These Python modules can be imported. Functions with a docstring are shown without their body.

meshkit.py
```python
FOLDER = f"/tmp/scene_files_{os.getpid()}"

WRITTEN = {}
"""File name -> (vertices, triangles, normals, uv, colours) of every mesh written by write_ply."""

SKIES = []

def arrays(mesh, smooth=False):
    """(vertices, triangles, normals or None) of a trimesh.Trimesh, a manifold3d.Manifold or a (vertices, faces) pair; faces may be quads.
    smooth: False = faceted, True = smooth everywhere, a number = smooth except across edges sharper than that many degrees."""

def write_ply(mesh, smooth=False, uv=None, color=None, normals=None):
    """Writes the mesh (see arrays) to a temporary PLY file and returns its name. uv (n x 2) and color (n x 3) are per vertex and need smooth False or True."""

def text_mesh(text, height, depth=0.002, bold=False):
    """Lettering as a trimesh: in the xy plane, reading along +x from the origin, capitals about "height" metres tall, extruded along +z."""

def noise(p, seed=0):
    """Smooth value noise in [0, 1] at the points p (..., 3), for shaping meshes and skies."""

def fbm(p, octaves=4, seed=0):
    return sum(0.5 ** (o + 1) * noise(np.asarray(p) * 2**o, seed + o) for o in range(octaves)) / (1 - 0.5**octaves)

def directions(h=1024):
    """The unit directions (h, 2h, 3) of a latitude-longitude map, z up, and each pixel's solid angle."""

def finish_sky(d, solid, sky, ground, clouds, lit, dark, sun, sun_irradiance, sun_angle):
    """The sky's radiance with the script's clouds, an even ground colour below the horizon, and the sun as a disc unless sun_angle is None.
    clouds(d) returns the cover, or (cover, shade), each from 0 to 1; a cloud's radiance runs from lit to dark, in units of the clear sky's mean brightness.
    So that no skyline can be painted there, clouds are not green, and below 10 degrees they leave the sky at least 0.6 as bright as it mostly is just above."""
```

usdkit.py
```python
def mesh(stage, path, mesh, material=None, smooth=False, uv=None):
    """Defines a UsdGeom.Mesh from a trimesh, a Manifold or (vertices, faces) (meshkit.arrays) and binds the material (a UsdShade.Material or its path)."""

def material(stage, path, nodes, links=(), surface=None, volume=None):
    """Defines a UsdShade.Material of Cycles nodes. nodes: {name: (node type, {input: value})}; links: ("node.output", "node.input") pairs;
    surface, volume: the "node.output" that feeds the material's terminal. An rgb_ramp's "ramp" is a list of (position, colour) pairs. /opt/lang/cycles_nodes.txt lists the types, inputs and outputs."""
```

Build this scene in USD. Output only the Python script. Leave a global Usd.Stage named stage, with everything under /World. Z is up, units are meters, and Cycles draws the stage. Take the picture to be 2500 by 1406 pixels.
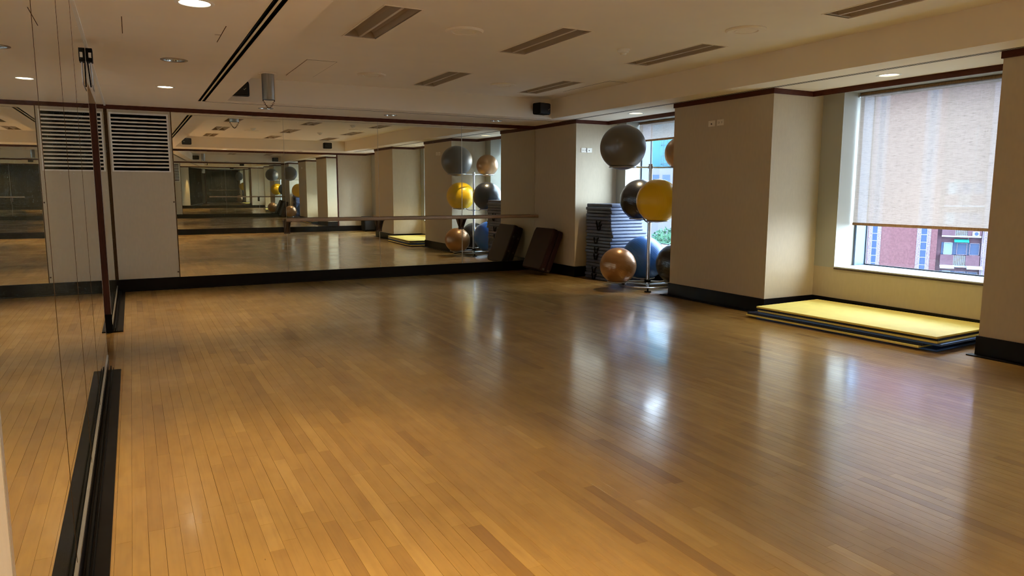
import math
import numpy as np, trimesh, usdkit, meshkit
import manifold3d as m3
from shapely.geometry import Polygon, LineString, Point, box as sbox
from shapely import affinity
from shapely.ops import unary_union
from pxr import Usd, UsdGeom, UsdLux, UsdShade, Gf, Sdf, Vt

stage = Usd.Stage.CreateInMemory()
UsdGeom.SetStageUpAxis(stage, 'Z')
W = UsdGeom.Xform.Define(stage, '/World')
UsdGeom.Scope.Define(stage, '/World/Looks')
rng = np.random.default_rng(7)

# ------------------------------------------------------------------ camera, sky, exposure
EYE = np.array([0.0, 0.0, 1.45])
FPX = 1747.6
FWD = np.array([0.46231664, 0.87657173, -0.13373605])
RGT = np.array([0.88463872, -0.466273, 0.00195518])
UPV = np.array([0.06064365, 0.119212, 0.99101506])
cam = UsdGeom.Camera.Define(stage, '/World/camera')
cam.CreateHorizontalApertureAttr(36.0)
cam.CreateVerticalApertureAttr(36.0 * 1406 / 2500)
cam.CreateFocalLengthAttr(36.0 * FPX / 2500)
cam.CreateClippingRangeAttr((0.05, 1000.0))
cam.CreateExposureAttr(0.0)
_m = Gf.Matrix4d(1.0)
for _i, _v in enumerate((RGT, UPV, -FWD, EYE)):
    _m.SetRow3(_i, Gf.Vec3d(*map(float, _v)))
cam.AddTransformOp().Set(_m)
sky = UsdLux.DomeLight.Define(stage, '/World/sky')          # even overcast daylight
sky.CreateIntensityAttr(6.0)
sky.CreateColorAttr(Gf.Vec3f(0.80, 0.93, 1.12))
LENS_L, SPOT_WARM, SPOT_ALCOVE = 7.0, 5100.0, 3200.0           # radiance of the lit lenses, power of the lamps inside
LAMP_COLOR = (1.0, 0.72, 0.38)
LENS_COLOR = (1.0, 0.90, 0.66)

# ------------------------------------------------------------------ names, properties
USED = {}
def numbered(name, parent):
    k = (parent, name)
    n = USED.get(k, 0)
    USED[k] = n + 1
    return name if n == 0 else f'{name}_{n:03d}'
def path_of(p):
    return '/World' if p is None else (p if isinstance(p, str) else str(p.GetPath()))
def tag(p, label=None, cat=None, group=None, kind=None):
    for k, v in (('label', label), ('category', cat), ('group', group), ('kind', kind)):
        if v:
            p.SetCustomDataByKey(k, v)
    return p
def thing(name, label=None, cat=None, loc=(0, 0, 0), rotz=0.0, group=None, kind=None, parent=None):
    pp = path_of(parent)
    x = UsdGeom.Xform.Define(stage, f'{pp}/{numbered(name, pp)}')
    if any(loc):
        x.AddTranslateOp().Set(Gf.Vec3d(*map(float, loc)))
    if rotz:
        x.AddRotateZOp().Set(float(rotz))
    return tag(x.GetPrim(), label, cat, group, kind)
def obj(name, mesh, mat, parent=None, smooth=False, label=None, cat=None, group=None, kind=None):
    pp = path_of(parent)
    if isinstance(mesh, (list, tuple)) and len(mesh) and hasattr(mesh[0], 'vertices'):
        mesh = cat_(*mesh)
    p = usdkit.mesh(stage, f'{pp}/{numbered(name, pp)}', mesh, mat, smooth=smooth).GetPrim()
    return tag(p, label, cat, group, kind)
def copy_of(root, label=None, loc=(0, 0, 0), rotz=0.0, group=None):
    was = root.GetCustomData()
    name = root.GetName()
    base = name[:-4] if name[-4:-3] == '_' and name[-3:].isdigit() else name
    r = thing(base, label or was.get('label'), was.get('category'), loc, rotz, group or was.get('group'))
    r.GetReferences().AddInternalReference(root.GetPath())
    r.SetInstanceable(True)
    return r

# ------------------------------------------------------------------ mesh helpers
def cat_(*ms):
    return trimesh.util.concatenate([m for m in ms])
def bx(x0, x1, y0, y1, z0, z1):
    m = trimesh.creation.box((abs(x1 - x0), abs(y1 - y0), abs(z1 - z0)))
    m.apply_translation(((x0 + x1) / 2, (y0 + y1) / 2, (z0 + z1) / 2))
    return m
def rbox(x0, x1, y0, y1, z0, z1, r=0.004, seg=8):
    """Box with rounded edges (hull of eight spheres)."""
    s = m3.Manifold.sphere(r, seg)
    pts = [s.translate((x, y, z)) for x in (x0 + r, x1 - r) for y in (y0 + r, y1 - r) for z in (z0 + r, z1 - r)]
    h = m3.Manifold.batch_hull(pts).to_mesh()
    return trimesh.Trimesh(h.vert_properties[:, :3], h.tri_verts, process=False)
def tm(man):
    h = man.to_mesh()
    return trimesh.Trimesh(h.vert_properties[:, :3], h.tri_verts, process=False)
def ext(poly, z0, z1):
    ms = []
    for g in getattr(poly, 'geoms', [poly]):
        m = trimesh.creation.extrude_polygon(g, z1 - z0, engine='earcut')
        m.apply_translation((0, 0, z0))
        ms.append(m)
    return cat_(*ms)
def strip(path, half, z0, z1, closed=False):
    return ext(LineString(path).buffer(half, cap_style=2, join_style=2), z0, z1)
def lathe(profile, seg=32, loc=(0, 0, 0)):
    """profile: (radius, z) pairs."""
    p = np.asarray(profile, float)
    a = np.arange(seg) * 2 * np.pi / seg
    v = np.stack([p[:, None, 0] * np.cos(a), p[:, None, 0] * np.sin(a), np.broadcast_to(p[:, None, 1], (len(p), seg))], -1).reshape(-1, 3)
    i, j = np.meshgrid(np.arange(len(p) - 1), np.arange(seg), indexing='ij')
    j2 = (j + 1) % seg
    f = np.concatenate([np.stack([i * seg + j, i * seg + j2, (i + 1) * seg + j2], -1).reshape(-1, 3),
                        np.stack([i * seg + j, (i + 1) * seg + j2, (i + 1) * seg + j], -1).reshape(-1, 3)])
    m = trimesh.Trimesh(v, f, process=False)
    m.update_faces(m.area_faces > 1e-12)
    m.apply_translation(loc)
    return m
def torus(R, r, loc=(0, 0, 0), seg=48, sides=10):
    a = np.linspace(0, 2 * np.pi, sides + 1)
    return lathe([(R + r * math.cos(t), r * math.sin(t)) for t in -a], seg, loc)
def tube(points, r, sides=10):
    p = np.asarray(points, float)
    ms = []
    for a, b in zip(p[:-1], p[1:]):
        ms.append(trimesh.creation.cylinder(r, segment=(a, b), sections=sides))
    for q in p[1:-1]:
        s = trimesh.creation.icosphere(1, r); s.apply_translation(q); ms.append(s)
    return cat_(*ms)
def cyl(r, z0, z1, loc=(0, 0), sides=24):
    m = trimesh.creation.cylinder(r, z1 - z0, sections=sides)
    m.apply_translation((loc[0], loc[1], (z0 + z1) / 2))
    return m
def disc(r, z, loc=(0, 0), seg=32):
    a = np.arange(seg) * 2 * np.pi / seg
    v = np.vstack([[[loc[0], loc[1], z]], np.stack([loc[0] + r * np.cos(a), loc[1] + r * np.sin(a), np.full(seg, z)], -1)])
    f = np.array([[0, 1 + (k + 1) % seg, 1 + k] for k in range(seg)])       # faces down
    return trimesh.Trimesh(v, f, process=False)

# ------------------------------------------------------------------ materials
def mat(name, nodes, links, surface):
    return usdkit.material(stage, '/World/Looks/' + name, nodes, links, surface)
def plain(name, color, rough=0.5, metallic=0.0, spec=0.5, noise=0.0, scale=8.0, bump=0.0, bscale=200.0, stretch=(1, 1, 1), **more):
    nodes = {'p': ('principled_bsdf', dict(base_color=color, roughness=rough, metallic=metallic, specular_ior_level=spec, **more))}
    links = []
    if noise or bump:
        nodes['g'] = ('geometry', {})
        nodes['m'] = ('mapping', {'scale': stretch})
        links.append(('g.position', 'm.vector'))
    if noise:
        c = np.array(color)
        nodes['n'] = ('noise_texture', {'scale': scale, 'detail': 4.0})
        nodes['r'] = ('rgb_ramp', {'ramp': [(0.3, tuple(c * (1 - noise))), (0.7, tuple(np.minimum(c * (1 + noise), 1)))]})
        links += [('m.vector', 'n.vector'), ('n.fac', 'r.fac'), ('r.color', 'p.base_color')]
    if bump:
        nodes['b'] = ('noise_texture', {'scale': bscale, 'detail': 2.0})
        nodes['u'] = ('bump', {'strength': bump, 'distance': 0.002})
        links += [('m.vector', 'b.vector'), ('b.fac', 'u.height'), ('u.normal', 'p.normal')]
    return mat(name, nodes, links, 'p.BSDF')

WALL = plain('wall_vinyl', (0.525, 0.43, 0.29), 0.55, spec=0.3, noise=0.03, scale=30, bump=0.25, bscale=260, stretch=(1, 1, 0.35))
CEIL = plain('ceiling_paint', (0.86, 0.755, 0.585), 0.8, spec=0.2, noise=0.015, scale=3)
REVEAL = plain('reveal_paint', (0.4, 0.385, 0.32), 0.5, spec=0.3)
WHITE = plain('white_enamel', (0.80, 0.76, 0.66), 0.45)
SILL = plain('sill_white', (0.46, 0.475, 0.475), 0.3)
PLATE = plain('plate_ivory', (0.80, 0.72, 0.58), 0.4)
BLACK = plain('base_black', (0.006, 0.005, 0.005), 0.32, spec=0.16, noise=0.2, scale=20)
BLACKM = plain('black_plastic', (0.004, 0.004, 0.004), 0.55, spec=0.12)
VOID = plain('dark_void', (0.004, 0.004, 0.004), 0.9, spec=0.0)
TRIM = plain('mahogany_trim', (0.08, 0.019, 0.009), 0.45, spec=0.2, noise=0.25, scale=14, stretch=(1, 1, 10))
REDWOOD = plain('redwood_cap', (0.075, 0.016, 0.007), 0.45, noise=0.3, scale=10, stretch=(12, 12, 1))
MIRROR = mat('mirror_glass', {'p': ('principled_bsdf', {'base_color': (0.88, 0.89, 0.83), 'roughness': 0.0, 'metallic': 1.0}), 'd': ('diffuse_bsdf', {'color': (0.45, 0.50, 0.44)}), 'x': ('mix_closure', {'fac': 0.026})},
             [('p.BSDF', 'x.closure1'), ('d.BSDF', 'x.closure2')], 'x.closure')
ALU = plain('aluminium', (0.55, 0.55, 0.53), 0.35, metallic=0.85)
ALUFRAME = plain('window_aluminium', (0.11, 0.165, 0.25), 0.4, metallic=0.2)
STEEL = plain('galvanised_steel', (0.40, 0.385, 0.35), 0.30, metallic=1.0, noise=0.2, scale=3, stretch=(40, 40, 1))
CHROME = plain('chrome', (0.75, 0.75, 0.74), 0.12, metallic=1.0)
RACK = plain('rack_silver', (0.50, 0.51, 0.53), 0.32, metallic=0.9)
BARRE = plain('barre_wood', (0.36, 0.23, 0.135), 0.35, noise=0.15, scale=10, stretch=(1, 20, 20))
BRACKET = plain('bracket_bronze', (0.10, 0.065, 0.045), 0.4, metallic=0.5)
GROOVE = plain('groove_dark', (0.085, 0.045, 0.018), 0.8, spec=0.1)
GASKET = plain('gasket_black', (0.012, 0.014, 0.02), 0.6)
MAROON = plain('maroon_vinyl', (0.026, 0.008, 0.008), 0.45, spec=0.22, noise=0.15, scale=6, bump=0.15, bscale=90)
SLATE = plain('slate_vinyl', (0.053, 0.072, 0.135), 0.36, spec=0.8, noise=0.12, scale=9, bump=0.6, bscale=28)
STRAP = plain('webbing_black', (0.006, 0.006, 0.006), 0.8, spec=0.1)
YELLOWMAT = plain('yellow_foam', (0.86, 0.74, 0.2), 0.6, spec=0.3, noise=0.05, scale=9)
BLUEMAT = plain('blue_foam', (0.06, 0.16, 0.48), 0.5, spec=0.4, noise=0.05, scale=9)
NAVYMAT = plain('navy_foam', (0.012, 0.022, 0.06), 0.5, spec=0.4, noise=0.1, scale=9)
BALLS = {
    'gray': plain('ball_gray', (0.15, 0.14, 0.125), 0.36, spec=0.5, metallic=0.15),
    'tan': plain('ball_bronze', (0.36, 0.185, 0.072), 0.30, metallic=0.35),
    'yellow': plain('ball_yellow', (0.86, 0.52, 0.008), 0.33),
    'black': plain('ball_black', (0.018, 0.017, 0.019), 0.27, spec=0.6),
    'blue': plain('ball_blue', (0.045, 0.16, 0.46), 0.33),
}
LENS_ON = mat('lamp_warm', {'e': ('emission', {'color': LENS_COLOR, 'strength': LENS_L})}, [], 'e.emission')
LENS_ALC = mat('lamp_alcove', {'e': ('emission', {'color': (1.0, 0.86, 0.62), 'strength': LENS_L*0.5})}, [], 'e.emission')
REFLECTOR = plain('lamp_reflector', (0.72, 0.70, 0.66), 0.22, metallic=0.9)
LENS_OFF = plain('lens_unlit', (0.85, 0.83, 0.78), 0.15, spec=0.8)
RIDGE = plain('fixture_ridge', (0.60, 0.50, 0.37), 0.5)
TROFFER = plain('troffer_reflector', (0.38, 0.3, 0.2), 0.55, spec=0.3)
GLASS = mat('window_glass', {'t': ('transparent_bsdf', {'color': (0.90, 0.95, 0.97)}), 'g': ('glossy_bsdf', {'color': (1, 1, 1), 'roughness': 0.0}),
                             'f': ('fresnel', {'IOR': 1.45}), 'x': ('mix_closure', {}), 'q': ('geometry', {}),
                             'i': ('math', {'math_type': 'subtract', 'value1': 1.0}), 'k': ('math', {'math_type': 'multiply'})},
            [('q.backfacing', 'i.value2'), ('f.fac', 'k.value1'), ('i.value', 'k.value2'), ('k.value', 'x.fac'), ('t.BSDF', 'x.closure1'), ('g.BSDF', 'x.closure2')], 'x.closure')
def blind_material(name, color, clear):
    return mat(name, {
        'g': ('geometry', {}),
        'm1': ('mapping', {'scale': (1, 14, 260)}), 'n1': ('noise_texture', {'scale': 1.0, 'detail': 3.0}),
        'm2': ('mapping', {'scale': (1, 420, 10)}), 'n2': ('noise_texture', {'scale': 1.0, 'detail': 2.0}),
        'k': ('mix_float', {'fac': 0.35}),
        'r': ('rgb_ramp', {'ramp': [(0.30, tuple(np.array(color) * 0.58)), (0.47, tuple(np.array(color) * 0.92)), (0.62, color)]}),
        'd': ('diffuse_bsdf', {}), 's': ('translucent_bsdf', {}), 'a': ('mix_closure', {'fac': 0.62}),
        't': ('transparent_bsdf', {'color': (1, 1, 1)}), 'x': ('mix_closure', {'fac': clear})},
        [('g.position', 'm1.vector'), ('g.position', 'm2.vector'), ('m1.vector', 'n1.vector'), ('m2.vector', 'n2.vector'),
         ('n1.fac', 'k.a'), ('n2.fac', 'k.b'), ('k.result', 'r.fac'), ('r.color', 'd.color'), ('r.color', 's.color'),
         ('d.BSDF', 'a.closure1'), ('s.BSDF', 'a.closure2'), ('a.closure', 'x.closure1'), ('t.BSDF', 'x.closure2')], 'x.closure')
BLIND = blind_material('blind_weave', (0.235, 0.182, 0.142), 0.13)
HEM = mat('blind_hem', {'g': ('geometry', {}), 'm': ('mapping', {'scale': (1, 300, 1)}), 'n': ('noise_texture', {'scale': 1.0}), 'r': ('rgb_ramp', {'ramp': [(0.35, (0.27, 0.165, 0.085)), (0.65, (0.40, 0.265, 0.15))]}),
    'd': ('diffuse_bsdf', {}), 's': ('translucent_bsdf', {}), 'a': ('mix_closure', {'fac': 0.5})},
    [('g.position', 'm.vector'), ('m.vector', 'n.vector'), ('n.fac', 'r.fac'), ('r.color', 'd.color'), ('r.color', 's.color'), ('d.BSDF', 'a.closure1'), ('s.BSDF', 'a.closure2')], 'a.closure')
def floor_material():
    return mat('maple_planks', {
        'g': ('geometry', {}), 'a': ('attribute', {'attribute': 'tone'}),
        'm': ('mapping', {'scale': (55, 2.2, 1)}), 'n': ('noise_texture', {'scale': 1.0, 'detail': 5.0, 'distortion': 0.6}),
        'm2': ('mapping', {'scale': (14, 5, 1)}), 'n2': ('noise_texture', {'scale': 1.0, 'detail': 3.0}),
        'ra': ('rgb_ramp', {'ramp': [(0.0, (0.33, 0.178, 0.046)), (0.2, (0.44, 0.254, 0.064)), (0.7, (0.51, 0.306, 0.078)), (1.0, (0.58, 0.366, 0.108))]}),
        'rg': ('rgb_ramp', {'ramp': [(0.25, (0.90, 0.87, 0.83)), (0.5, (1, 1, 1)), (0.8, (1.05, 1.04, 1.0))]}),
        'rb': ('rgb_ramp', {'ramp': [(0.25, (0.86, 0.82, 0.76)), (0.55, (1, 1, 1)), (1.0, (1.05, 1.04, 1.0))]}),
        'x1': ('mix_color', {'blend_type': 'multiply', 'fac': 1.0, 'use_clamp': False}),
        'x2': ('mix_color', {'blend_type': 'multiply', 'fac': 1.0, 'use_clamp': False}),
        'sp': ('voronoi_texture', {'scale': 7.0, 'randomness': 1.0}), 'ms': ('mapping', {'scale': (1.5, 0.5, 1)}),
        'rs': ('rgb_ramp', {'ramp': [(0.0, (0.25, 0.2, 0.16)), (0.018, (0.35, 0.28, 0.22)), (0.03, (1, 1, 1)), (1.0, (1, 1, 1))]}),
        'x3': ('mix_color', {'blend_type': 'multiply', 'fac': 0.8, 'use_clamp': False}),
        'nr': ('noise_texture', {'scale': 1.3, 'detail': 5.0}),
        'mr': ('map_range', {'from_min': 0.3, 'from_max': 0.7, 'to_min': 0.10, 'to_max': 0.20}),
        'mb': ('mapping', {'scale': (9, 3.0, 1)}), 'nb': ('noise_texture', {'scale': 1.0, 'detail': 3.0}),
        'u': ('bump', {'strength': 0.10, 'distance': 0.01}),
        'p': ('principled_bsdf', {'roughness': 0.34, 'specular_ior_level': 0.75, 'coat_weight': 1.0, 'coat_ior': 2.0})},
        [('g.position', 'm.vector'), ('m.vector', 'n.vector'), ('g.position', 'm2.vector'), ('m2.vector', 'n2.vector'), ('a.fac', 'ra.fac'),
         ('n.fac', 'rg.fac'), ('n2.fac', 'rb.fac'), ('ra.color', 'x1.a'), ('rg.color', 'x1.b'), ('x1.result', 'x2.a'), ('rb.color', 'x2.b'),
         ('g.position', 'ms.vector'), ('ms.vector', 'sp.vector'), ('sp.distance', 'rs.fac'), ('x2.result', 'x3.a'), ('rs.color', 'x3.b'), ('x3.result', 'p.base_color'),
         ('g.position', 'nr.vector'), ('nr.fac', 'mr.value'), ('mr.result', 'p.coat_roughness'),
         ('g.position', 'mb.vector'), ('mb.vector', 'nb.vector'), ('nb.fac', 'u.height'), ('u.normal', 'p.coat_normal')], 'p.BSDF')
MAPLE = floor_material()

# ------------------------------------------------------------------ room dimensions (metres; x to the right along the far wall, y into the room)
B, R, PEL, WW, FR, GL, OUT = 11.69, 6.634, 7.28, 7.47, 7.80, 7.99, 8.02
LEFT = -0.257
YF = -1.20
P1, P2, P3, P4, P5 = 10.29, 7.82, 6.10, 3.62, 1.90
ZC, ZU, ZB, HC = 2.637, 2.578, 0.177, 2.95
GAP0, GAP1 = 6.72, 8.35
CX0, CX1, CY0, CY1 = 1.20, 6.21, 0.10, 10.39
ALCOVES = [(P2, P1), (P4, P6 := P3), (YF, P5)]
WINDOWS = [(8.11, 10.03), (3.90, 5.81), (-0.30, 1.61)]
SILLZ, HEADZ = 0.558, 2.62

# ------------------------------------------------------------------ floor
floor = thing('floor', kind='structure')
obj('subfloor', bx(-1.5, OUT, YF - 0.1, B + 0.1, -0.12, -0.004), GROOVE, floor)
def project(p):
    d = np.asarray(p) - EYE
    z = d @ FWD
    return np.stack([1250 + FPX * (d @ RGT) / z, 703 - FPX * (d @ UPV) / z, z], -1)
boards = []
pitch = 0.0617
for k in range(-20, 124):
    x0 = -0.086 + k * pitch
    if x0 > 7.47:
        break
    y = YF + rng.uniform(-0.9, 0)
    while y < B:
        L = float(rng.choice([0.28, 0.4, 0.55, 0.7, 0.9, 1.15])) * rng.uniform(0.85, 1.15)
        a, b = max(y, YF), min(y + L, B)
        if b - a > 0.03:
            boards.append((x0, x0 + pitch, a, b))
        y += L
def board(b, tilt):
    x0, x1, y0, y1 = b
    g = (rng.uniform(0.0006, 0.0010) if rng.random() < 0.12 else rng.uniform(0.0001, 0.0003)); e = 0.0002
    c = rng.uniform(0.0004, 0.0008)
    X0, X1, Y0, Y1 = x0 + g, x1 - g, y0 + e, y1 - e
    dz = rng.normal(0, tilt, 4)
    q = 0.00012
    top = np.array([[X0 + c, Y0 + q, dz[0]], [X1 - c, Y0 + q, dz[1]], [X1 - c, Y1 - q, dz[2]], [X0 + c, Y1 - q, dz[3]]])
    mid = np.array([[X0, Y0, -0.0009], [X1, Y0, -0.0009], [X1, Y1, -0.0009], [X0, Y1, -0.0009]])
    low = mid * [1, 1, 0] + [0, 0, -0.006]
    v = np.vstack([top, mid, low])
    f = [[0, 1, 2], [0, 2, 3]]
    for s in (0, 4):
        for i in range(4):
            j = (i + 1) % 4
            f += [[s + i, s + 4 + i, s + 4 + j], [s + i, s + 4 + j, s + j]]
    return v, np.array(f)
def tone_of():
    t = float(np.clip(rng.normal(0.5, 0.20), 0.0, 1.0))
    return t if rng.random() > 0.012 else float(rng.uniform(0.0, 0.15))
def area_in_view(b):
    x0, x1, y0, y1 = b
    if x0 < -0.17 or y1 < 1.5:
        return 0.0
    q = project(np.array([[x0, max(y0, 1.2), 0], [x1, max(y0, 1.2), 0], [x1, y1, 0], [x0, y1, 0]]))
    if q[:, 2].min() < 0.3:
        return 0.0
    s = Polygon(q[:, :2])
    return s.intersection(sbox(0, 0, 2500, 1406)).area if s.is_valid else 0.0
areas = np.array([area_in_view(b) for b in boards])
big = set(np.argsort(-areas)[:300].tolist())
bv, bf, bt, n0 = [], [], [], 0
def set_tone(prim, values):
    UsdGeom.PrimvarsAPI(prim).CreatePrimvar('tone', Sdf.ValueTypeNames.FloatArray, 'vertex').Set(Vt.FloatArray.FromNumpy(np.asarray(values, np.float32)))
for i, b in enumerate(boards):
    v, f = board(b, 0.00007)
    t = tone_of()
    if i in big:
        set_tone(obj('plank', (v, f), MAPLE, floor), np.full(len(v), t))
    else:
        bv.append(v); bf.append(f + n0); bt.append(np.full(len(v), t)); n0 += len(v)
set_tone(obj('plank_field', (np.vstack(bv), np.vstack(bf)), MAPLE, floor, kind='stuff'), np.concatenate(bt))

# ------------------------------------------------------------------ ceiling
LOW_LAMPS = [(0.42, 9.38, 'warm', 0.085), (0.42, 7.44, 'off', 0.095), (0.43, 5.16, 'warm', 0.098), (0.42, 3.02, 'warm', 0.095), (0.42, 0.9, 'warm', 0.09),
             (1.80, 11.08, 'off', 0.085), (3.69, 11.11, 'off', 0.085), (5.55, 11.11, 'off', 0.085), (6.90, 9.03, 'alcove', 0.105), (6.93, 4.88, 'alcove', 0.098), (6.9, 0.6, 'alcove', 0.09),
             (2.6, -0.55, 'warm', 0.09), (4.9, -0.55, 'off', 0.09)]
TROFFERS = [(1.92, 5.86), (3.62, 5.86), (5.26, 5.80), (3.64, 8.62), (5.32, 8.58), (1.92, 3.06), (3.62, 3.06), (5.30, 3.06), (1.92, 0.40), (3.62, 0.40), (5.30, 0.40)]
TW, TL = 0.32, 1.32
SLOTS_LEFT = [sbox(0.863, CY0 - 0.27, 0.888, 10.62), sbox(0.913, CY0 - 0.27, 0.940, 10.62)]
SLOT_BACK = [LineString([(0.95, 10.655), (6.40, 10.705)]).buffer(0.008, cap_style=2)]
SLOTS_RIGHT = [sbox(x, CY0 - 0.2, x + 0.007, 10.70) for x in (6.552, 6.580, 6.608)]
low = sbox(-1.5, YF - 0.1, OUT, B + 0.1).difference(sbox(CX0, CY0, CX1, CY1))
for x, y, k, r in LOW_LAMPS:
    low = low.difference(Point(x, y).buffer(r, 12))
for s in SLOTS_LEFT + SLOT_BACK + SLOTS_RIGHT:
    low = low.difference(s)
ceiling = thing('ceiling', kind='structure')
obj('border_ceiling', ext(low, ZC, ZC + 0.025), CEIL, ceiling)
up = sbox(CX0 - 0.02, CY0 - 0.02, CX1 + 0.02, CY1 + 0.02)
for x, y in TROFFERS:
    up = up.difference(sbox(x, y, x + TW, y + TL))
obj('raised_ceiling', ext(up, HC, HC + 0.025), CEIL, ceiling)
obj('raised_side', bx(CX0 - 0.03, CX0, CY0 - 0.03, CY1 + 0.03, ZC + 0.025, HC), CEIL, ceiling)
obj('raised_side', bx(CX1, CX1 + 0.03, CY0 - 0.03, CY1 + 0.03, ZC + 0.025, HC), CEIL, ceiling)
obj('raised_side', bx(CX0, CX1, CY1, CY1 + 0.03, ZC + 0.025, HC), CEIL, ceiling)
obj('raised_side', bx(CX0, CX1, CY0 - 0.03, CY0, ZC + 0.025, HC), CEIL, ceiling)
obj('roof_slab', bx(-1.5, OUT, YF - 0.1, B + 0.1, 3.25, 3.4), VOID, ceiling)
for y0, y1 in ((5.78, 6.39), ):
    obj('cut_line', bx(0.011, 0.016, 5.79, 6.39, ZC - 0.0015, ZC), GROOVE, ceiling)
    obj('cut_line', bx(0.681, 0.686, 5.76, 6.40, ZC - 0.0015, ZC), GROOVE, ceiling)
    obj('cut_line', bx(0.64, 0.681, 6.10, 6.104, ZC - 0.0015, ZC), GROOVE, ceiling)

# ------------------------------------------------------------------ walls
wb = thing('wall_back', kind='structure')
obj('wall_panel', bx(-1.5, OUT, B + 0.012, B + 0.15, 0, 3.3), WALL, wb)
wf = thing('wall_front', kind='structure')
obj('wall_panel', bx(-1.5, OUT, YF - 0.15, YF - 0.012, 0, 3.3), WALL, wf)
wl = thing('wall_left', kind='structure')
obj('wall_panel', bx(-0.40, LEFT, YF, 1.68, 0, 2.637), WALL, wl)
obj('mirror_backing', bx(-0.33, LEFT - 0.008, 1.68, GAP0 - 0.012, 0.02, 2.637), GROOVE, wl)
obj('mirror_backing', bx(-0.33, LEFT - 0.008, GAP1 + 0.004, B, 0.02, 2.637), GROOVE, wl)
obj('door_header', bx(-0.33, LEFT, GAP0, GAP1, 2.30, 2.637), WALL, wl)
obj('hall_wall', bx(-1.5, -1.4, YF, B, 0, 2.637), WALL, wl)
obj('end_cap', bx(-0.325, LEFT - 0.001, GAP1 - 0.012, GAP1 + 0.004, 0.175, 2.637), REDWOOD, wl)
obj('end_foot', rbox(-0.328, LEFT + 0.003, GAP1 - 0.03, GAP1 + 0.01, 0.0, 0.19, 0.003), BLACKM, wl)
obj('edge_profile', bx(LEFT - 0.004, LEFT + 0.001, GAP1 - 0.014, GAP1 + 0.002, 0.16, 2.3), ALU, wl)
obj('edge_profile', bx(LEFT - 0.05, LEFT + 0.001, GAP0 - 0.012, GAP0, 0.09, 2.3), ALU, wl)
obj('edge_profile', bx(LEFT - 0.004, LEFT + 0.002, 1.655, 1.681, 0.0, 2.62), ALU, wl)
obj('track', bx(LEFT - 0.012, LEFT + 0.012, 1.68, B, 2.622, 2.637), WHITE, wl)
for y0, y1 in ((P1, B + 0.01), (P3, P2), (P5, P4)):
    obj('wall_right', bx(R, OUT, y0, y1, 0, ZC + 0.02), WALL, kind='structure')
for (y0, y1), (w0, w1) in zip(ALCOVES, WINDOWS):
    wr = thing('wall_right', kind='structure')
    obj('apron', bx(WW, OUT, y0, y1, 0, SILLZ - 0.014), WALL, wr)
    obj('jamb', bx(WW, OUT, y0, w0, SILLZ - 0.014, ZC + 0.02), REVEAL, wr)
    obj('jamb', bx(WW, OUT, w1, y1, SILLZ - 0.014, ZC + 0.02), REVEAL, wr)
    obj('lintel', bx(WW, OUT, w0, w1, HEADZ, ZC + 0.02), REVEAL, wr)

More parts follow.
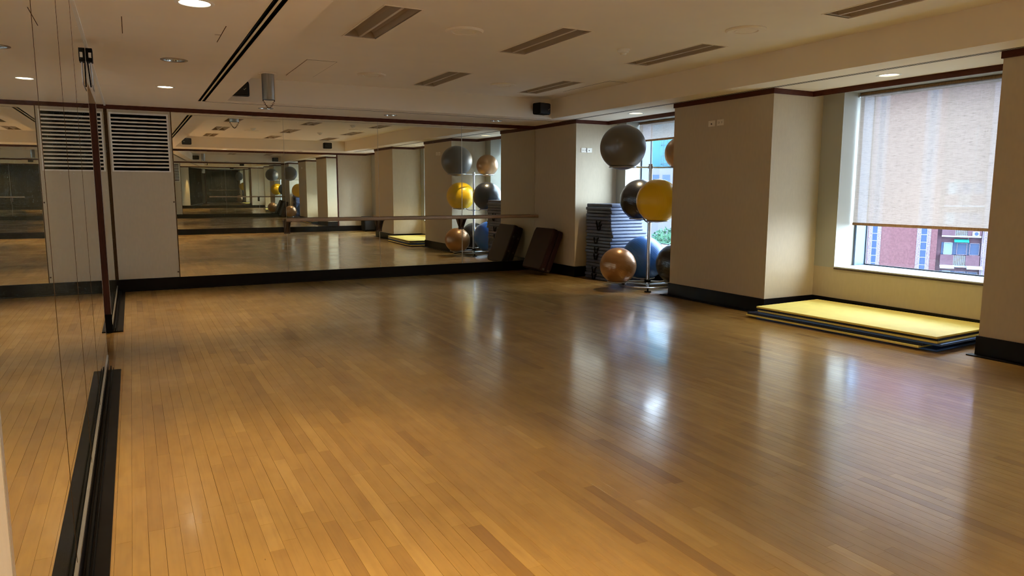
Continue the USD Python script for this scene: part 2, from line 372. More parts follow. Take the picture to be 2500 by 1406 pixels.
# ------------------------------------------------------------------ windows
for i, (w0, w1) in enumerate(WINDOWS):
    w = thing(f'window_{i + 1}', kind='structure')
    obj('sill', rbox(WW - 0.012, GL - 0.012, w0 + 0.002, w1 - 0.002, SILLZ - 0.014, SILLZ, 0.003), SILL, w)
    obj('sill_nosing', bx(WW - 0.006, WW + 0.01, w0, w1, SILLZ - 0.034, SILLZ - 0.014), BRACKET, w)
    e = 0.004
    obj('frame', [bx(FR, OUT - 0.006, w1 - 0.03, w1 - e, SILLZ, HEADZ - e), bx(FR, OUT - 0.006, w0 + e, w0 + 0.03, SILLZ, HEADZ - e),
                  bx(GL - 0.012, OUT - 0.006, w0 + 0.03, w1 - 0.03, SILLZ - 0.01, SILLZ + 0.006), bx(FR, OUT - 0.006, w0 + 0.03, w1 - 0.03, HEADZ - 0.03, HEADZ - e)], ALUFRAME, w)
    g = 0.008
    obj('gasket', [bx(GL - 0.01, GL + 0.01, w1 - 0.03 - g, w1 - 0.03, SILLZ + 0.006, HEADZ - 0.03), bx(GL - 0.01, GL + 0.01, w0 + 0.03, w0 + 0.03 + g, SILLZ + 0.006, HEADZ - 0.03),
                   bx(GL - 0.01, GL + 0.01, w0 + 0.03, w1 - 0.03, SILLZ + 0.006, SILLZ + 0.006 + g), bx(GL - 0.01, GL + 0.01, w0 + 0.03, w1 - 0.03, HEADZ - 0.03 - g, HEADZ - 0.03)], GASKET, w)
    obj('pane', bx(GL, GL + 0.006, w0 + 0.03, w1 - 0.03, SILLZ + 0.006, HEADZ - 0.03), GLASS, w)

# ------------------------------------------------------------------ trim and baseboards
RIGHT_PATH = [(R, B), (R, P1), (PEL, P1), (PEL, P2), (R, P2), (R, P3), (PEL, P3), (PEL, P4), (R, P4), (R, P5), (PEL, P5), (PEL, YF)]
obj('trim_1', strip([(LEFT, B), (R, B)], 0.014, ZU, ZC), TRIM, kind='structure')
obj('trim_2', strip(RIGHT_PATH, 0.014, ZU, ZC), TRIM, kind='structure')
obj('trim_3', strip([(LEFT, YF), (PEL, YF)], 0.014, ZU, ZC), TRIM, kind='structure')
BASE_RIGHT = [(R, B), (R, P1), (WW, P1), (WW, P2), (R, P2), (R, P3), (WW, P3), (WW, P4), (R, P4), (R, P5), (WW, P5), (WW, YF)]
obj('baseboard_back', [strip([(LEFT, B), (R, B)], 0.02, 0.0, ZB), bx(LEFT, R, B - 0.035, B, 0, 0.012)], BLACK, kind='structure')
br = thing('baseboard_right', kind='structure')
obj('base', strip(BASE_RIGHT, 0.014, 0.0, ZB), BLACK, br)
for y0, y1 in ((P3 - 0.02, P2 + 0.10), (P5 - 0.02, P4 + 0.05)):
    obj('floor_flange', rbox(R - 0.085, R, y0, y1, 0.001, 0.011, 0.003), BLACK, br)
obj('baseboard_front', strip([(LEFT, YF), (WW, YF)], 0.016, 0.0, ZB), BLACK, kind='structure')
bl = thing('baseboard_left', kind='structure')
for y0, y1 in ((1.68, 6.52), (GAP1 - 0.02, B - 0.03)):
    obj('floor_plate', rbox(LEFT - 0.02, -0.160, y0, y1, 0.001, 0.012, 0.003), BLACK, bl)
    obj('base', bx(-0.32, LEFT + 0.008, y0 if y0 > 2 else 1.68, y1 if y1 > 7 else GAP0 - 0.02, 0.0, 0.083), BLACK, bl)
    obj('rail', [bx(LEFT + 0.022, LEFT + 0.030, y0, y1, 0.0, 0.045), bx(LEFT + 0.040, LEFT + 0.044, y0, y1, 0.0, 0.03)], BLACKM, bl)
    obj('channel', bx(LEFT - 0.008, LEFT + 0.006, y0, y1 if y1 > 7 else GAP0, 0.083, 0.097), ALU, bl)

# ------------------------------------------------------------------ mirrors
def mirror_panel(verts, label, group=None):
    obj('mirror_panel', verts, MIRROR, label=label, cat='mirror', group=group)
seams = [0.572, 2.14, 3.65, 5.16, R - 0.004]
names = ['wall mirror panel on the far wall beside the louvred door, nothing in front of it', 'wall mirror panel on the far wall behind the left half of the wooden barre',
         'wall mirror panel on the far wall, between the middle and right barre brackets', 'wall mirror panel at the right corner of the far wall, showing the balls']
TILT = math.radians(0.19)
for i, n in enumerate(names):
    m = bx(seams[i] + 0.0015, seams[i + 1] - 0.0015, B - 0.005, B + 0.001, ZB, ZU)
    m.apply_transform(trimesh.transformations.rotation_matrix(TILT, (1, 0, 0), (0, B, ZB)))
    yaw = math.radians((0.0, 0.10, 0.16, 0.0)[i])
    m.apply_transform(trimesh.transformations.rotation_matrix(yaw, (0, 0, 1), (seams[i], B, 0)))
    mirror_panel(m, n)
for x in seams[1:-1]:
    obj('seam_strip', bx(x - 0.0012, x + 0.0012, B - 0.018, B + 0.0, ZB, ZU), ALU, wb)
ls_seams = (2.92, 4.02, 5.12)
ls = [1.68, 2.92, 4.02, 5.12, GAP0 - 0.012]
for y in ls_seams:
    obj('seam_strip', bx(LEFT, LEFT + 0.0009, y - 0.0012, y + 0.0012, 0.1, 2.62), GROOVE, wl)
nl = ['tall mirror panel nearest the camera on the left wall', 'second tall mirror panel of the left wall, counted from the camera', 'third tall mirror panel of the left wall, counted from the camera', 'fourth tall mirror panel of the left wall, black box at its top']
for i, n in enumerate(nl):
    mirror_panel(bx(LEFT - 0.006, LEFT, ls[i] + 0.0015, ls[i + 1] - 0.0015, 0.097, 2.622), n)
mirror_panel(bx(LEFT - 0.006, LEFT, GAP1 + 0.004, B - 0.004, 0.097, 2.622), 'mirror panel beyond the door gap with red wooden end cap, in the far left corner')
fs = [LEFT + 0.01, 2.16, 3.85, 5.40, 6.25]
nf = ['left mirror panel of the wall behind the camera, seen only reflected', 'second mirror panel from the left on the wall behind the camera, seen reflected', 'third mirror panel from the left behind the camera', 'narrow mirror panel beside the brown frame behind the camera, seen reflected']
for i, n in enumerate(nf):
    m = bx(fs[i] + 0.0015, fs[i + 1] - 0.0015, YF - 0.001, YF + 0.005, ZB + 0.002, ZU - 0.002)
    m.apply_transform(trimesh.transformations.rotation_matrix(math.radians((3.4, 0.9, 0.6, 0.3)[i]), (0, 0, 1), (fs[i], YF, 0)))
    mirror_panel(m, n)
obj('trim_4', bx(6.255, 6.295, YF - 0.01, YF + 0.02, ZB, ZU), TRIM, kind='structure')

# ------------------------------------------------------------------ louvred door panel on the far wall
d1 = thing('door_1', kind='structure')
DX0, DX1 = -0.235, 0.560
lz0, lz1, lx0, lx1 = 1.735, 2.515, -0.195, 0.510
frame2d = sbox(DX0, ZB + 0.004, DX1, ZU).difference(sbox(lx0, lz0, lx1, lz1))
m = ext(frame2d, 0, 0.018)
m.apply_transform(trimesh.transformations.rotation_matrix(math.pi / 2, (1, 0, 0)))
m.apply_translation((0, B - 0.002, 0))
obj('door_panel', m, WALL, d1)
fr2 = sbox(lx0 - 0.022, lz0 - 0.018, lx1 + 0.022, lz1 + 0.022).difference(sbox(lx0, lz0, lx1, lz1))
m = ext(fr2, 0, 0.012)
m.apply_transform(trimesh.transformations.rotation_matrix(math.pi / 2, (1, 0, 0)))
m.apply_translation((0, B - 0.019, 0))
obj('louver_frame', m, WHITE, d1)
NS = 15
ph = (lz1 - lz0) / NS
for k in range(NS - 1):
    zc = lz0 + (k + 1) * ph
    s = bx(lx0, lx1, -0.014, 0.002, -0.0105, 0.0105)
    s.apply_transform(trimesh.transformations.rotation_matrix(math.radians(14), (1, 0, 0)))
    s.apply_translation((0, B - 0.012, zc))
    obj('slat', s, WHITE, d1)
obj('louver_back', bx(lx0, lx1, B + 0.004, B + 0.010, lz0, lz1), VOID, d1)
for z in (1.286, 0.256):
    m = cyl(0.011, -0.006, 0.004); m.apply_transform(trimesh.transformations.rotation_matrix(math.pi / 2, (1, 0, 0))); m.apply_translation((0.545, B - 0.022, z))
    obj('latch', m, BRACKET, d1)
obj('edge_strip', bx(LEFT, DX0, B - 0.008, B + 0.004, ZB, ZU), GROOVE, d1)
obj('edge_strip', bx(DX1 + 0.001, seams[0], B - 0.012, B + 0.004, ZB, ZU), GROOVE, d1)

# ------------------------------------------------------------------ barre
ba = thing('barre', 'long brown wooden ballet barre mounted across the far wall mirrors', 'barre')
by, bz, brd = B - 0.15, 0.997, 0.027
m = trimesh.creation.cylinder(brd, segment=((2.11, by, bz), (R - 0.012, by, bz)), sections=20)
obj('rail', m, BARRE, ba, smooth=40)
for x in (2.14, 3.64, 5.14):
    tri = Polygon([(0, 0), (0.145, 0.165), (0.145, 0.185), (0, 0.185)])
    m = ext(tri, -0.005, 0.005)
    v = m.vertices.copy(); m.vertices = np.stack([x + v[:, 2] - 0.03, B - 0.016 - v[:, 0], 0.795 + v[:, 1]], -1); m.invert()
    m2 = m.copy(); m2.apply_translation((0.06, 0, 0))
    obj('bracket', [m, m2, bx(x - 0.045, x + 0.045, B - 0.022, B - 0.016, 0.78, 0.985), bx(x - 0.045, x + 0.045, by - 0.02, by + 0.02, 0.965, 0.975)], BRACKET, ba)

# ------------------------------------------------------------------ ceiling fittings
def lamp(x, y, kind, r, label, power=1.0):
    t = thing('downlight', label, 'downlight', (x, y, ZC))
    obj('trim_ring', lathe([(r - 0.004, 0.004), (r - 0.003, -0.004), (r + 0.012, -0.006), (r + 0.022, -0.002), (r + 0.022, 0.0)], 40), WHITE if kind != 'off' else STEEL, t, smooth=40)
    if kind == 'off':
        obj('reflector', lathe([(r - 0.004, 0.004), (r * 0.9, 0.05), (r * 0.6, 0.12), (0.03, 0.14)], 40), CHROME, t, smooth=40)
        obj('lens', lathe([(0.0, 0.085), (0.03, 0.088), (0.04, 0.13)], 24), LENS_OFF, t, smooth=40)
        bl_ = []
        for a in range(4):
            b_ = bx(-r * 0.9, r * 0.9, -0.0015, 0.0015, 0.008, 0.04)
            b_.apply_transform(trimesh.transformations.rotation_matrix(a * math.pi / 4 + 0.2, (0, 0, 1)))
            bl_.append(b_)
        bl_.append(lathe([(r * 0.5, 0.008), (r * 0.52, 0.008), (r * 0.52, 0.04), (r * 0.5, 0.04), (r * 0.5, 0.008)], 24))
        obj('baffle', bl_, LENS_OFF, t)
    else:
        obj('reflector', lathe([(r - 0.004, 0.004), (r * 0.97, 0.03), (r * 0.95, 0.04)], 40), REFLECTOR, t, smooth=40)
        obj('lens', disc(r * 0.93, 0.016 if kind == 'warm' else 0.012), LENS_ON if kind == 'warm' else LENS_ALC, t)
        L = UsdLux.SphereLight.Define(stage, f'{t.GetPath()}/bulb')
        L.CreateRadiusAttr(0.03); L.CreateIntensityAttr((SPOT_WARM if kind == 'warm' else SPOT_ALCOVE) * power); L.CreateColorAttr(Gf.Vec3f(*(LAMP_COLOR if kind == 'warm' else (1.0, 0.80, 0.50))))
        L.AddTranslateOp().Set(Gf.Vec3d(0, 0, -0.012))
        sh = UsdLux.ShapingAPI.Apply(L.GetPrim()); sh.CreateShapingConeAngleAttr(42.0); sh.CreateShapingConeSoftnessAttr(0.6)
    obj('can', cyl(r + 0.008, 0.15, 0.16), VOID, t)
    return t
LAMP_LABELS = ['lit round downlight in the left ceiling strip, farthest of the lit ones', 'unlit silver downlight in the left ceiling strip between two lit ones', 'large lit round downlight at the top edge of the picture, left ceiling strip',
               'lit downlight in the left ceiling strip just outside the top of the frame', 'lit downlight in the left ceiling strip directly over the camera',
               'unlit sparkling downlight above the far wall mirror under the hanging chain', 'unlit sparkling downlight in the middle of the far wall ceiling strip', 'unlit downlight near the right end of the far wall ceiling strip',
               'lit downlight in the ceiling above the ball rack alcove', 'lit downlight in the ceiling above the yellow mat alcove', 'lit downlight in the ceiling of the alcove behind the camera',
               'lit downlight in the ceiling by the wall behind the camera', 'unlit downlight in the ceiling by the wall behind the camera']
for (x, y, k, r), lab in zip(LOW_LAMPS, LAMP_LABELS):
    lamp(x, y, k, r, lab, 0.5 if r == 0.098 and k == 'warm' else (1.5 if y < 1.5 else 1.0))

def troffer(x, y):
    t = thing('fluorescent_fixture', None, 'light fixture', (x, y, HC))
    n = 7
    def prof(x0, x1, d):                  # concave trough from x0 to x1
        u = np.linspace(0, 1, n)
        return [(x0 + (x1 - x0) * a, d * math.sin(math.pi * a) ** 0.7) for a in u]
    pts = prof(0.012, TW / 2 - 0.012, 0.075) + prof(TW / 2 + 0.012, TW - 0.012, 0.075)
    pts = [(0.0, 0.0)] + pts + [(TW, 0.0)]
    v = [(a, yy, z + 0.004) for yy in (0.0, TL) for a, z in pts]
    k = len(pts)
    f = []
    for i in range(k - 1):
        f += [[i, k + i + 1, i + 1], [i, k + i, k + i + 1]]
    obj('reflector', (np.array(v), np.array(f)), TROFFER, t)
    for y0, y1 in ((0.0, 0.03), (TL - 0.03, TL)):
        obj('end_plate', bx(0, TW, y0, y1, 0.004, 0.09), TROFFER, t)
    obj('ridge', bx(TW / 2 - 0.012, TW / 2 + 0.012, 0.03, TL - 0.03, 0.0, 0.012), RIDGE, t)
    obj('housing', [bx(-0.004, 0.0, -0.004, TL + 0.004, 0.0, 0.12), bx(TW, TW + 0.004, -0.004, TL + 0.004, 0.0, 0.12), bx(0, TW, -0.004, 0, 0, 0.12), bx(0, TW, TL, TL + 0.004, 0, 0.12), bx(0, TW, 0, TL, 0.115, 0.12)], TROFFER, t)
    fr = sbox(-0.014, -0.014, TW + 0.014, TL + 0.014).difference(sbox(0.0, 0.0, TW, TL))
    obj('frame', ext(fr, -0.004, 0.0), CEIL, t)
    return t
TLAB = ['unlit recessed fluorescent fixture largest in view, in the raised ceiling near its left edge', 'unlit recessed fluorescent fixture in the middle of the raised ceiling, nearer row', 'unlit recessed fluorescent fixture by the right side of the raised ceiling, beyond the smoke detector',
        'unlit recessed fluorescent fixture of the far row, left of the two', 'unlit recessed fluorescent fixture of the far row, next to the black corner speaker', 'unlit recessed fluorescent fixture above the camera at the left, outside the frame', 'unlit recessed fluorescent fixture above the camera in the middle, outside the frame',
        'unlit recessed fluorescent fixture cut off by the top edge at the right', 'unlit recessed fluorescent fixture of the row behind, left, seen in the mirror', 'unlit recessed fluorescent fixture of the row behind, middle, seen in the mirror', 'unlit recessed fluorescent fixture of the row behind, right, seen in the mirror']
t0 = None
for (x, y), lab in zip(TROFFERS, TLAB):
    if t0 is None:
        t0 = troffer(x, y); t0.SetCustomDataByKey('label', lab); t0.SetCustomDataByKey('group', 'fluorescent fixtures in the raised ceiling')
    else:
        copy_of(t0, lab, (x, y, HC))

def slot_diffuser(polys, label, depth=0.05):
    t = thing('slot_diffuser', label, 'air vent')
    u = unary_union([p.buffer(0.006, join_style=2) for p in polys])
    obj('plenum', ext(u, ZC + 0.026, ZC + 0.03), VOID, t)
    for p in polys:
        obj('slot', ext(p.buffer(0.003, join_style=2).difference(p), ZC - 0.001, ZC + 0.024), BLACKM, t)
slot_diffuser(SLOTS_LEFT, 'long twin black slot diffuser running along the left ceiling strip')
slot_diffuser(SLOT_BACK, 'thin dark slot line running along the ceiling in front of the far wall')
slot_diffuser(SLOTS_RIGHT, 'fine lined slot diffuser along the ceiling over the window side')

def round_diffuser(x, y, label):
    t = thing('ceiling_speaker', label, 'ceiling speaker', (x, y, HC), group=None)
    obj('ring', lathe([(0.0, 0.0), (0.0, -0.004), (0.11, -0.004), (0.115, -0.016), (0.17, -0.018), (0.185, -0.006), (0.185, 0.0)], 48), CEIL, t, smooth=30)
    obj('grille', lathe([(0.0, -0.016), (0.06, -0.016), (0.098, -0.013), (0.104, -0.006), (0.104, -0.004)], 40), CEIL, t, smooth=30)
for x, y, lab in ((2.87, 6.42, 'round flush white ceiling speaker beside the largest fluorescent fixture'), (5.17, 5.13, 'round flush white ceiling speaker at the upper right with a clear grille'),
                  (2.85, 9.32, 'faint round ceiling speaker between the access hatch and the far row of fixtures'), (4.76, 9.30, 'faint round ceiling speaker between the two far row fixtures'), (2.86, 3.4, 'round ceiling speaker over the camera, outside the frame')):
    round_diffuser(x, y, lab)
def cover(x, y, z, label):
    obj('sprinkler_cover', lathe([(0.0, z - 0.008), (0.040, z - 0.008), (0.043, z - 0.005), (0.043, z)], 28), CEIL, smooth=30, label=label, cat='sprinkler cover')
for x, y, z, lab in ((2.88, 5.16, HC, 'small round sprinkler cover at the top edge of the picture'), (4.67, 5.11, HC, 'small round sprinkler cover left of the upper right ceiling speaker'), (2.82, 7.68, HC, 'small round sprinkler cover above the access hatch, right of the hanging pipe'),
                     (4.69, 7.74, HC, 'small round sprinkler cover below the smoke detector'), (0.42, 7.18, ZC, 'small round sprinkler cover beside the unlit silver downlight'), (0.42, 9.19, ZC, 'small round sprinkler cover beside the far lit downlight'),
                     (2.70, 11.05, ZC, 'small round sprinkler cover over the far mirror, right of the hanging chain'), (4.56, 11.13, ZC, 'small round sprinkler cover over the far mirror, left of the black corner speaker'),
                     (6.76, 9.08, ZC, 'small round sprinkler cover beside the lamp over the ball rack'), (6.77, 4.92, ZC, 'small round sprinkler cover beside the lamp over the yellow mat')):
    cover(x, y, z, lab)
def smoke(x, y, label):
    t = thing('smoke_detector', label, 'smoke detector', (x, y, HC))
    obj('base', lathe([(0.0, 0.0), (0.07, 0.0), (0.07, -0.012), (0.064, -0.018), (0.0, -0.018)][::-1], 32), WHITE, t, smooth=30)
    obj('head', lathe([(0.0, -0.062), (0.022, -0.062), (0.03, -0.055), (0.034, -0.042), (0.054, -0.034), (0.057, -0.018), (0.0, -0.018)], 32), WHITE, t, smooth=30)
smoke(4.72, 6.42, 'white smoke detector hanging from the raised ceiling between the fixtures')
smoke(4.6, 3.6, 'white smoke detector above the camera, seen in the far mirror')
smoke(2.78, 4.2, 'white smoke detector over the left middle of the room, seen in the far mirror')
def hatch(x0, x1, y0, y1, label):
    t = thing('access_hatch', label, 'access hatch')
    g = sbox(x0, y0, x1, y1)
    obj('joint', ext(g.difference(g.buffer(-0.006, join_style=2)), HC - 0.001, HC), GROOVE, t)
    obj('panel', ext(g.buffer(-0.006, join_style=2), HC - 0.003, HC), CEIL, t)
hatch(1.88, 2.23, 8.63, 9.92, 'flat square ceiling access hatch beside the hanging pipe')
hatch(5.88, 6.17, 8.30, 9.50, 'faint ceiling access hatch near the right edge of the raised ceiling')

hp = thing('hanging_pipe', 'short galvanised pipe hanging from the raised ceiling with a chain loop below', 'pipe', (1.650, 9.905, 0))
obj('flange', lathe([(0.0, HC), (0.0, HC - 0.008), (0.105, HC - 0.008), (0.105, HC)], 32), CEIL, hp)
obj('pipe', lathe([(0.074, 2.62), (0.078, 2.62), (0.078, HC - 0.008), (0.074, HC - 0.008), (0.074, 2.62)], 36), STEEL, hp, smooth=30)
for s in (-1, 1):
    obj('bolt', cyl(0.007, 2.60, 2.64, (0.07 * s, 0.0)), BRACKET, hp)
links = []
N = 11
for k in range(N):
    u = (k + 0.5) / N
    x, z = -0.07 + 0.14 * u, 2.52 + 0.095 * (abs(2 * u - 1) ** 1.8)
    dx, dz = 0.14, 0.095 * 1.8 * abs(2 * u - 1) ** 0.8 * (2 if u > 0.5 else -2)
    L = torus(0.0085, 0.0022, seg=14, sides=6)
    L.apply_scale((1.7, 1, 1))
    if k % 2:
        L.apply_transform(trimesh.transformations.rotation_matrix(math.pi / 2, (1, 0, 0)))
    L.apply_transform(trimesh.transformations.rotation_matrix(-math.atan2(dz, dx), (0, 1, 0)))
    L.apply_translation((x, 0, z))
    links.append(L)
obj('chain', links, BRACKET, hp, smooth=40)

def speaker(x, y, z, rot, label):
    t = thing('wall_speaker', label, 'speaker', (x, y, z), rot)
    obj('cabinet', rbox(-0.125, 0.125, -0.17, 0.0, -0.09, 0.09, 0.022, 12), BLACKM, t, smooth=40)
    obj('grille', rbox(-0.112, 0.112, -0.178, -0.165, -0.078, 0.078, 0.006), plain_grille, t)
    c = [bx(-0.016, 0.0, 0, 0.003, -0.002, 0.002), bx(-0.004, 0.03, 0, 0.003, -0.002, 0.002)]
    c[0].apply_transform(trimesh.transformations.rotation_matrix(math.radians(35), (0, 1, 0)))
    c[1].apply_transform(trimesh.transformations.rotation_matrix(math.radians(-45), (0, 1, 0)))
    for q in c:
        q.apply_translation((0.07, -0.181, -0.02))
    obj('badge', c, PLATE, t)
    obj('bracket', bx(-0.03, 0.03, -0.01, 0.09, -0.02, 0.02), BLACKM, t)
plain_grille = plain('speaker_grille', (0.005, 0.005, 0.005), 0.6)
speaker(5.90, 10.30, 2.765, 14, 'black wall speaker in the right far corner of the raised ceiling')
speaker(1.345, 10.28, 2.775, -10, 'black wall speaker half hidden behind the left ceiling edge near the hanging pipe')
speaker(5.6, 0.24, 2.79, 180, 'black wall speaker at the front end of the raised ceiling, right, seen in the mirror')
speaker(1.5, 0.24, 2.79, 180, 'black wall speaker at the front end of the raised ceiling, left, seen in the mirror')

# door holder at the end of the left mirror
dh = thing('door_holder', 'black overhead door holder with metal rods at the end of the left mirror', 'door closer')
obj('body', rbox(LEFT + 0.001, LEFT + 0.048, 6.80, 6.90, 2.47, 2.575, 0.004), BLACKM, dh)
obj('label_plate', bx(LEFT + 0.02, LEFT + 0.040, 6.798, 6.80, 2.50, 2.54), PLATE, dh)
for dx in (0.030, ):
    obj('rod', tube([(LEFT + dx, 6.85, 2.47), (LEFT + dx + 0.002, 6.86, 2.30)], 0.006), ALU, dh)
obj('rod', tube([(LEFT + 0.010, 6.84, 2.47), (LEFT + 0.018, 6.95, 2.29)], 0.005), BLACKM, dh)
obj('arm', tube([(LEFT + 0.032, 6.86, 2.30), (LEFT + 0.030, 7.25, 2.295)], 0.005), ALU, dh)

# ------------------------------------------------------------------ wall plates
def plate(kind, x, y, z, axis, label):
    t = thing('outlet_plate', label, 'wall plate', (x, y, z), 0 if axis == 'y' else 90 * -1)
    obj('plate', rbox(-0.06, 0.06, -0.007, 0.0, -0.038, 0.038, 0.003), PLATE, t)
    if kind == 'cable':
        m = trimesh.creation.cylinder(0.007, 0.012, sections=14); m.apply_transform(trimesh.transformations.rotation_matrix(math.pi / 2, (1, 0, 0))); m.apply_translation((0, -0.008, -0.004))
        obj('jack', m, BLACKM, t)
    else:
        for s in (-1, 1):
            obj('socket', rbox(0.024 * s - 0.017, 0.024 * s + 0.017, -0.009, -0.006, -0.02, 0.02, 0.001), PLATE, t)
            obj('hole', [bx(0.024 * s - 0.008, 0.024 * s + 0.008, -0.0098, -0.009, a - 0.002, a + 0.002) for a in (-0.007, 0.007)] + [bx(0.024 * s + 0.009, 0.024 * s + 0.013, -0.0098, -0.009, -0.003, 0.003)], BLACKM, t)
plate('cable', R, 7.095, 2.314, 'x', 'ivory cable plate with one black jack, left of the pair on the wide pier')
plate('socket', R, 6.94, 2.317, 'x', 'ivory double socket plate, right of the pair on the wide pier')
plate('socket', 6.795, P1, 2.14, 'y', 'wall socket plate left of the pair on the alcove side above the grey mats')
plate('cable', 6.893, P1, 2.14, 'y', 'wall jack plate right of the pair on the alcove side above the grey mats')

# ------------------------------------------------------------------ roller blinds
def blind(i, w0, w1, zbot, label):
    t = thing('roller_blind', label, 'roller blind')
    x = 7.752
    zt = 2.595
    obj('roller', trimesh.creation.cylinder(0.024, segment=((x, w0 + 0.02, zt), (x, w1 - 0.02, zt)), sections=20), HEM, t, smooth=40)
    n = 24
    zz = np.linspace(zt - 0.012, zbot + 0.02, n)
    ys = np.linspace(w0 + 0.03, w1 - 0.025, 20)
    Y, Z = np.meshgrid(ys, zz)
    X = x - 0.024 + 0.004 * np.sin(Y * 2.1 + i) * np.sin((zt - Z) * 1.1)
    v = np.stack([X, Y, Z], -1).reshape(-1, 3)
    f = []
    for a in range(n - 1):
        for b in range(19):
            k = a * 20 + b
            f += [[k, k + 1, k + 21], [k, k + 21, k + 20]]
    obj('fabric', (v, np.array(f)), BLIND, t, smooth=True)
    obj('bottom_bar', rbox(x - 0.034, x - 0.014, w0 + 0.03, w1 - 0.025, zbot, zbot + 0.032, 0.006), HEM, t)
    for y in (w0 + 0.008, w1 - 0.008):
        obj('bracket', bx(x - 0.03, x + 0.04, y - 0.006, y + 0.006, zt - 0.03, HEADZ), ALU, t)
    obj('pull_chain', tube([(x - 0.01, w1 - 0.018, zt - 0.02), (x - 0.012, w1 - 0.020, 1.20)], 0.0016, 6), ALU, t)
blind(0, *WINDOWS[0], 2.285, 'woven beige roller blind rolled nearly up, behind the balls')
blind(1, *WINDOWS[1], 1.052, 'woven beige roller blind pulled most of the way down over the yellow mat')
blind(2, *WINDOWS[2], 2.30, 'woven beige roller blind of the window behind the camera, out of frame')

# ------------------------------------------------------------------ ball rack and balls
RX, RY = 6.83, 8.55
rk = thing('ball_rack', 'silver ball tree rack with ring trays standing in the window alcove', 'rack', (RX, RY, 0))
obj('pole', lathe([(0.0, 0.03), (0.026, 0.03), (0.026, 1.84), (0.022, 1.845), (0.0, 1.845)], 24), RACK, rk, smooth=30)
obj('base_ring', lathe([(0.43 + 0.03 * math.cos(t), 0.062 + 0.012 * math.sin(t)) for t in -np.linspace(0, 2 * np.pi, 13)], 72), RACK, rk, smooth=30)
for a in (232, 352, 112):
    c, s = math.cos(math.radians(a)), math.sin(math.radians(a))
    obj('spoke', tube([(0.02 * c, 0.02 * s, 0.062), (0.43 * c, 0.43 * s, 0.062)], 0.014), RACK, rk)
    obj('foot', lathe([(0.0, 0.052), (0.012, 0.052), (0.012, 0.014), (0.045, 0.014), (0.05, 0.009), (0.05, 0.0), (0.0, 0.0)][::-1], 24, (0.43 * c, 0.43 * s, 0)), BLACKM, rk)
for z, r in ((0.115, 0.055), (1.005, 0.04), (1.805, 0.04)):
    obj('collar', cyl(r, z - 0.018, z + 0.018), BLACKM if z < 1 else RACK, rk)
obj('pole_cap', cyl(0.03, 1.80, 1.855), RACK, rk)
def ridged_ball(r, axis, ridges, seed):
    m = trimesh.creation.uv_sphere(1.0, count=[280, 84])
    v = np.array(m.vertices)
    lat = np.arcsin(np.clip(v[:, 2], -1, 1))
    h = np.zeros(len(v))
    for c in ridges:
        h += np.exp(-((lat - c) / 0.0075) ** 2)
    rad = r * (1 + 0.0024 * h)
    v = v * rad[:, None]
    v[:, 2] *= 0.985
    # filling plug at one pole
    m = trimesh.Trimesh(v, m.faces, process=False)
    a = np.array(axis, float) / np.linalg.norm(axis)
    m.apply_transform(trimesh.geometry.align_vectors((0, 0, 1), a))
    return m
UPB = [math.radians(a) for a in (22, 28, 34, 40, 46, 52, 58, 64, 70)]
DENSE = [math.radians(a) for a in np.arange(8, 74, 5.0)] + [math.radians(-a) for a in np.arange(8, 74, 5.0)]
BALLSPEC = [
    ('gray', (6.389, 8.649, 2.092), 0.333, 0.190, (0.2, 0.1, -1), [], 1.805, 'largest ball, matte grey exercise ball high on the left of the rack'),
    ('tan', (7.255, 8.372, 2.016), 0.249, 0.150, (0.3, 0.1, -1), [], 1.805, 'bronze exercise ball at the top of the rack, half hidden by the pier'),
    ('yellow', (6.682, 8.182, 1.318), 0.312, 0.150, (1.0, -0.15, 0.1), DENSE[:9] + DENSE[14:20], 1.005, 'bright yellow exercise ball at the middle of the rack'),
    ('black', (6.973, 8.956, 1.322), 0.318, 0.160, (0.75, 0.1, 0.65), UPB + DENSE[14:], 1.005, 'black ridged exercise ball at the middle of the rack behind the yellow one'),
    ('tan', (6.376, 8.688, 0.353), 0.272, 0.150, (0.5, 0.1, 1), DENSE, 0.115, 'bronze exercise ball low on the rack, standing out at its left'),
    ('blue', (7.035, 8.914, 0.424), 0.340, 0.170, (0.62, -0.25, 0.75), DENSE, 0.115, 'blue ridged exercise ball low on the rack behind the pole'),
    ('black', (7.03, 8.14, 0.398), 0.304, 0.170, (0.75, 0.1, 0.65), UPB + DENSE[14:], 0.115, 'black exercise ball low on the rack, mostly hidden by the pier')]
for col, c, r, rr, ax, rid, zt, lab in BALLSPEC:
    zr = c[2] - math.sqrt(r * r - rr * rr)
    lx, ly = c[0] - RX, c[1] - RY
    d = math.hypot(lx, ly)
    ux, uy = lx / d, ly / d
    obj('ring_tray', torus(rr, 0.010, (lx, ly, zr - 0.0105 * r / math.sqrt(r * r - rr * rr)), 48, 8), RACK, rk, smooth=40)
    obj('arm', tube([(0.025 * ux, 0.025 * uy, zt), ((d - rr) * ux * 0.6, (d - rr) * uy * 0.6, zt), ((d - rr) * ux, (d - rr) * uy, zr - 0.008)], 0.011), RACK, rk)
    b = thing('exercise_ball', lab, 'exercise ball', c)
    obj('shell', ridged_ball(r, ax, rid, 0), BALLS[col], b, smooth=True)
    a = np.array(ax, float) / np.linalg.norm(ax)
    pl = cyl(0.011, r * 0.972, r * 0.987)
    pl.apply_transform(trimesh.geometry.align_vectors((0, 0, 1), a))
    obj('plug', pl, WHITE if col != 'yellow' else BALLS['yellow'], b)

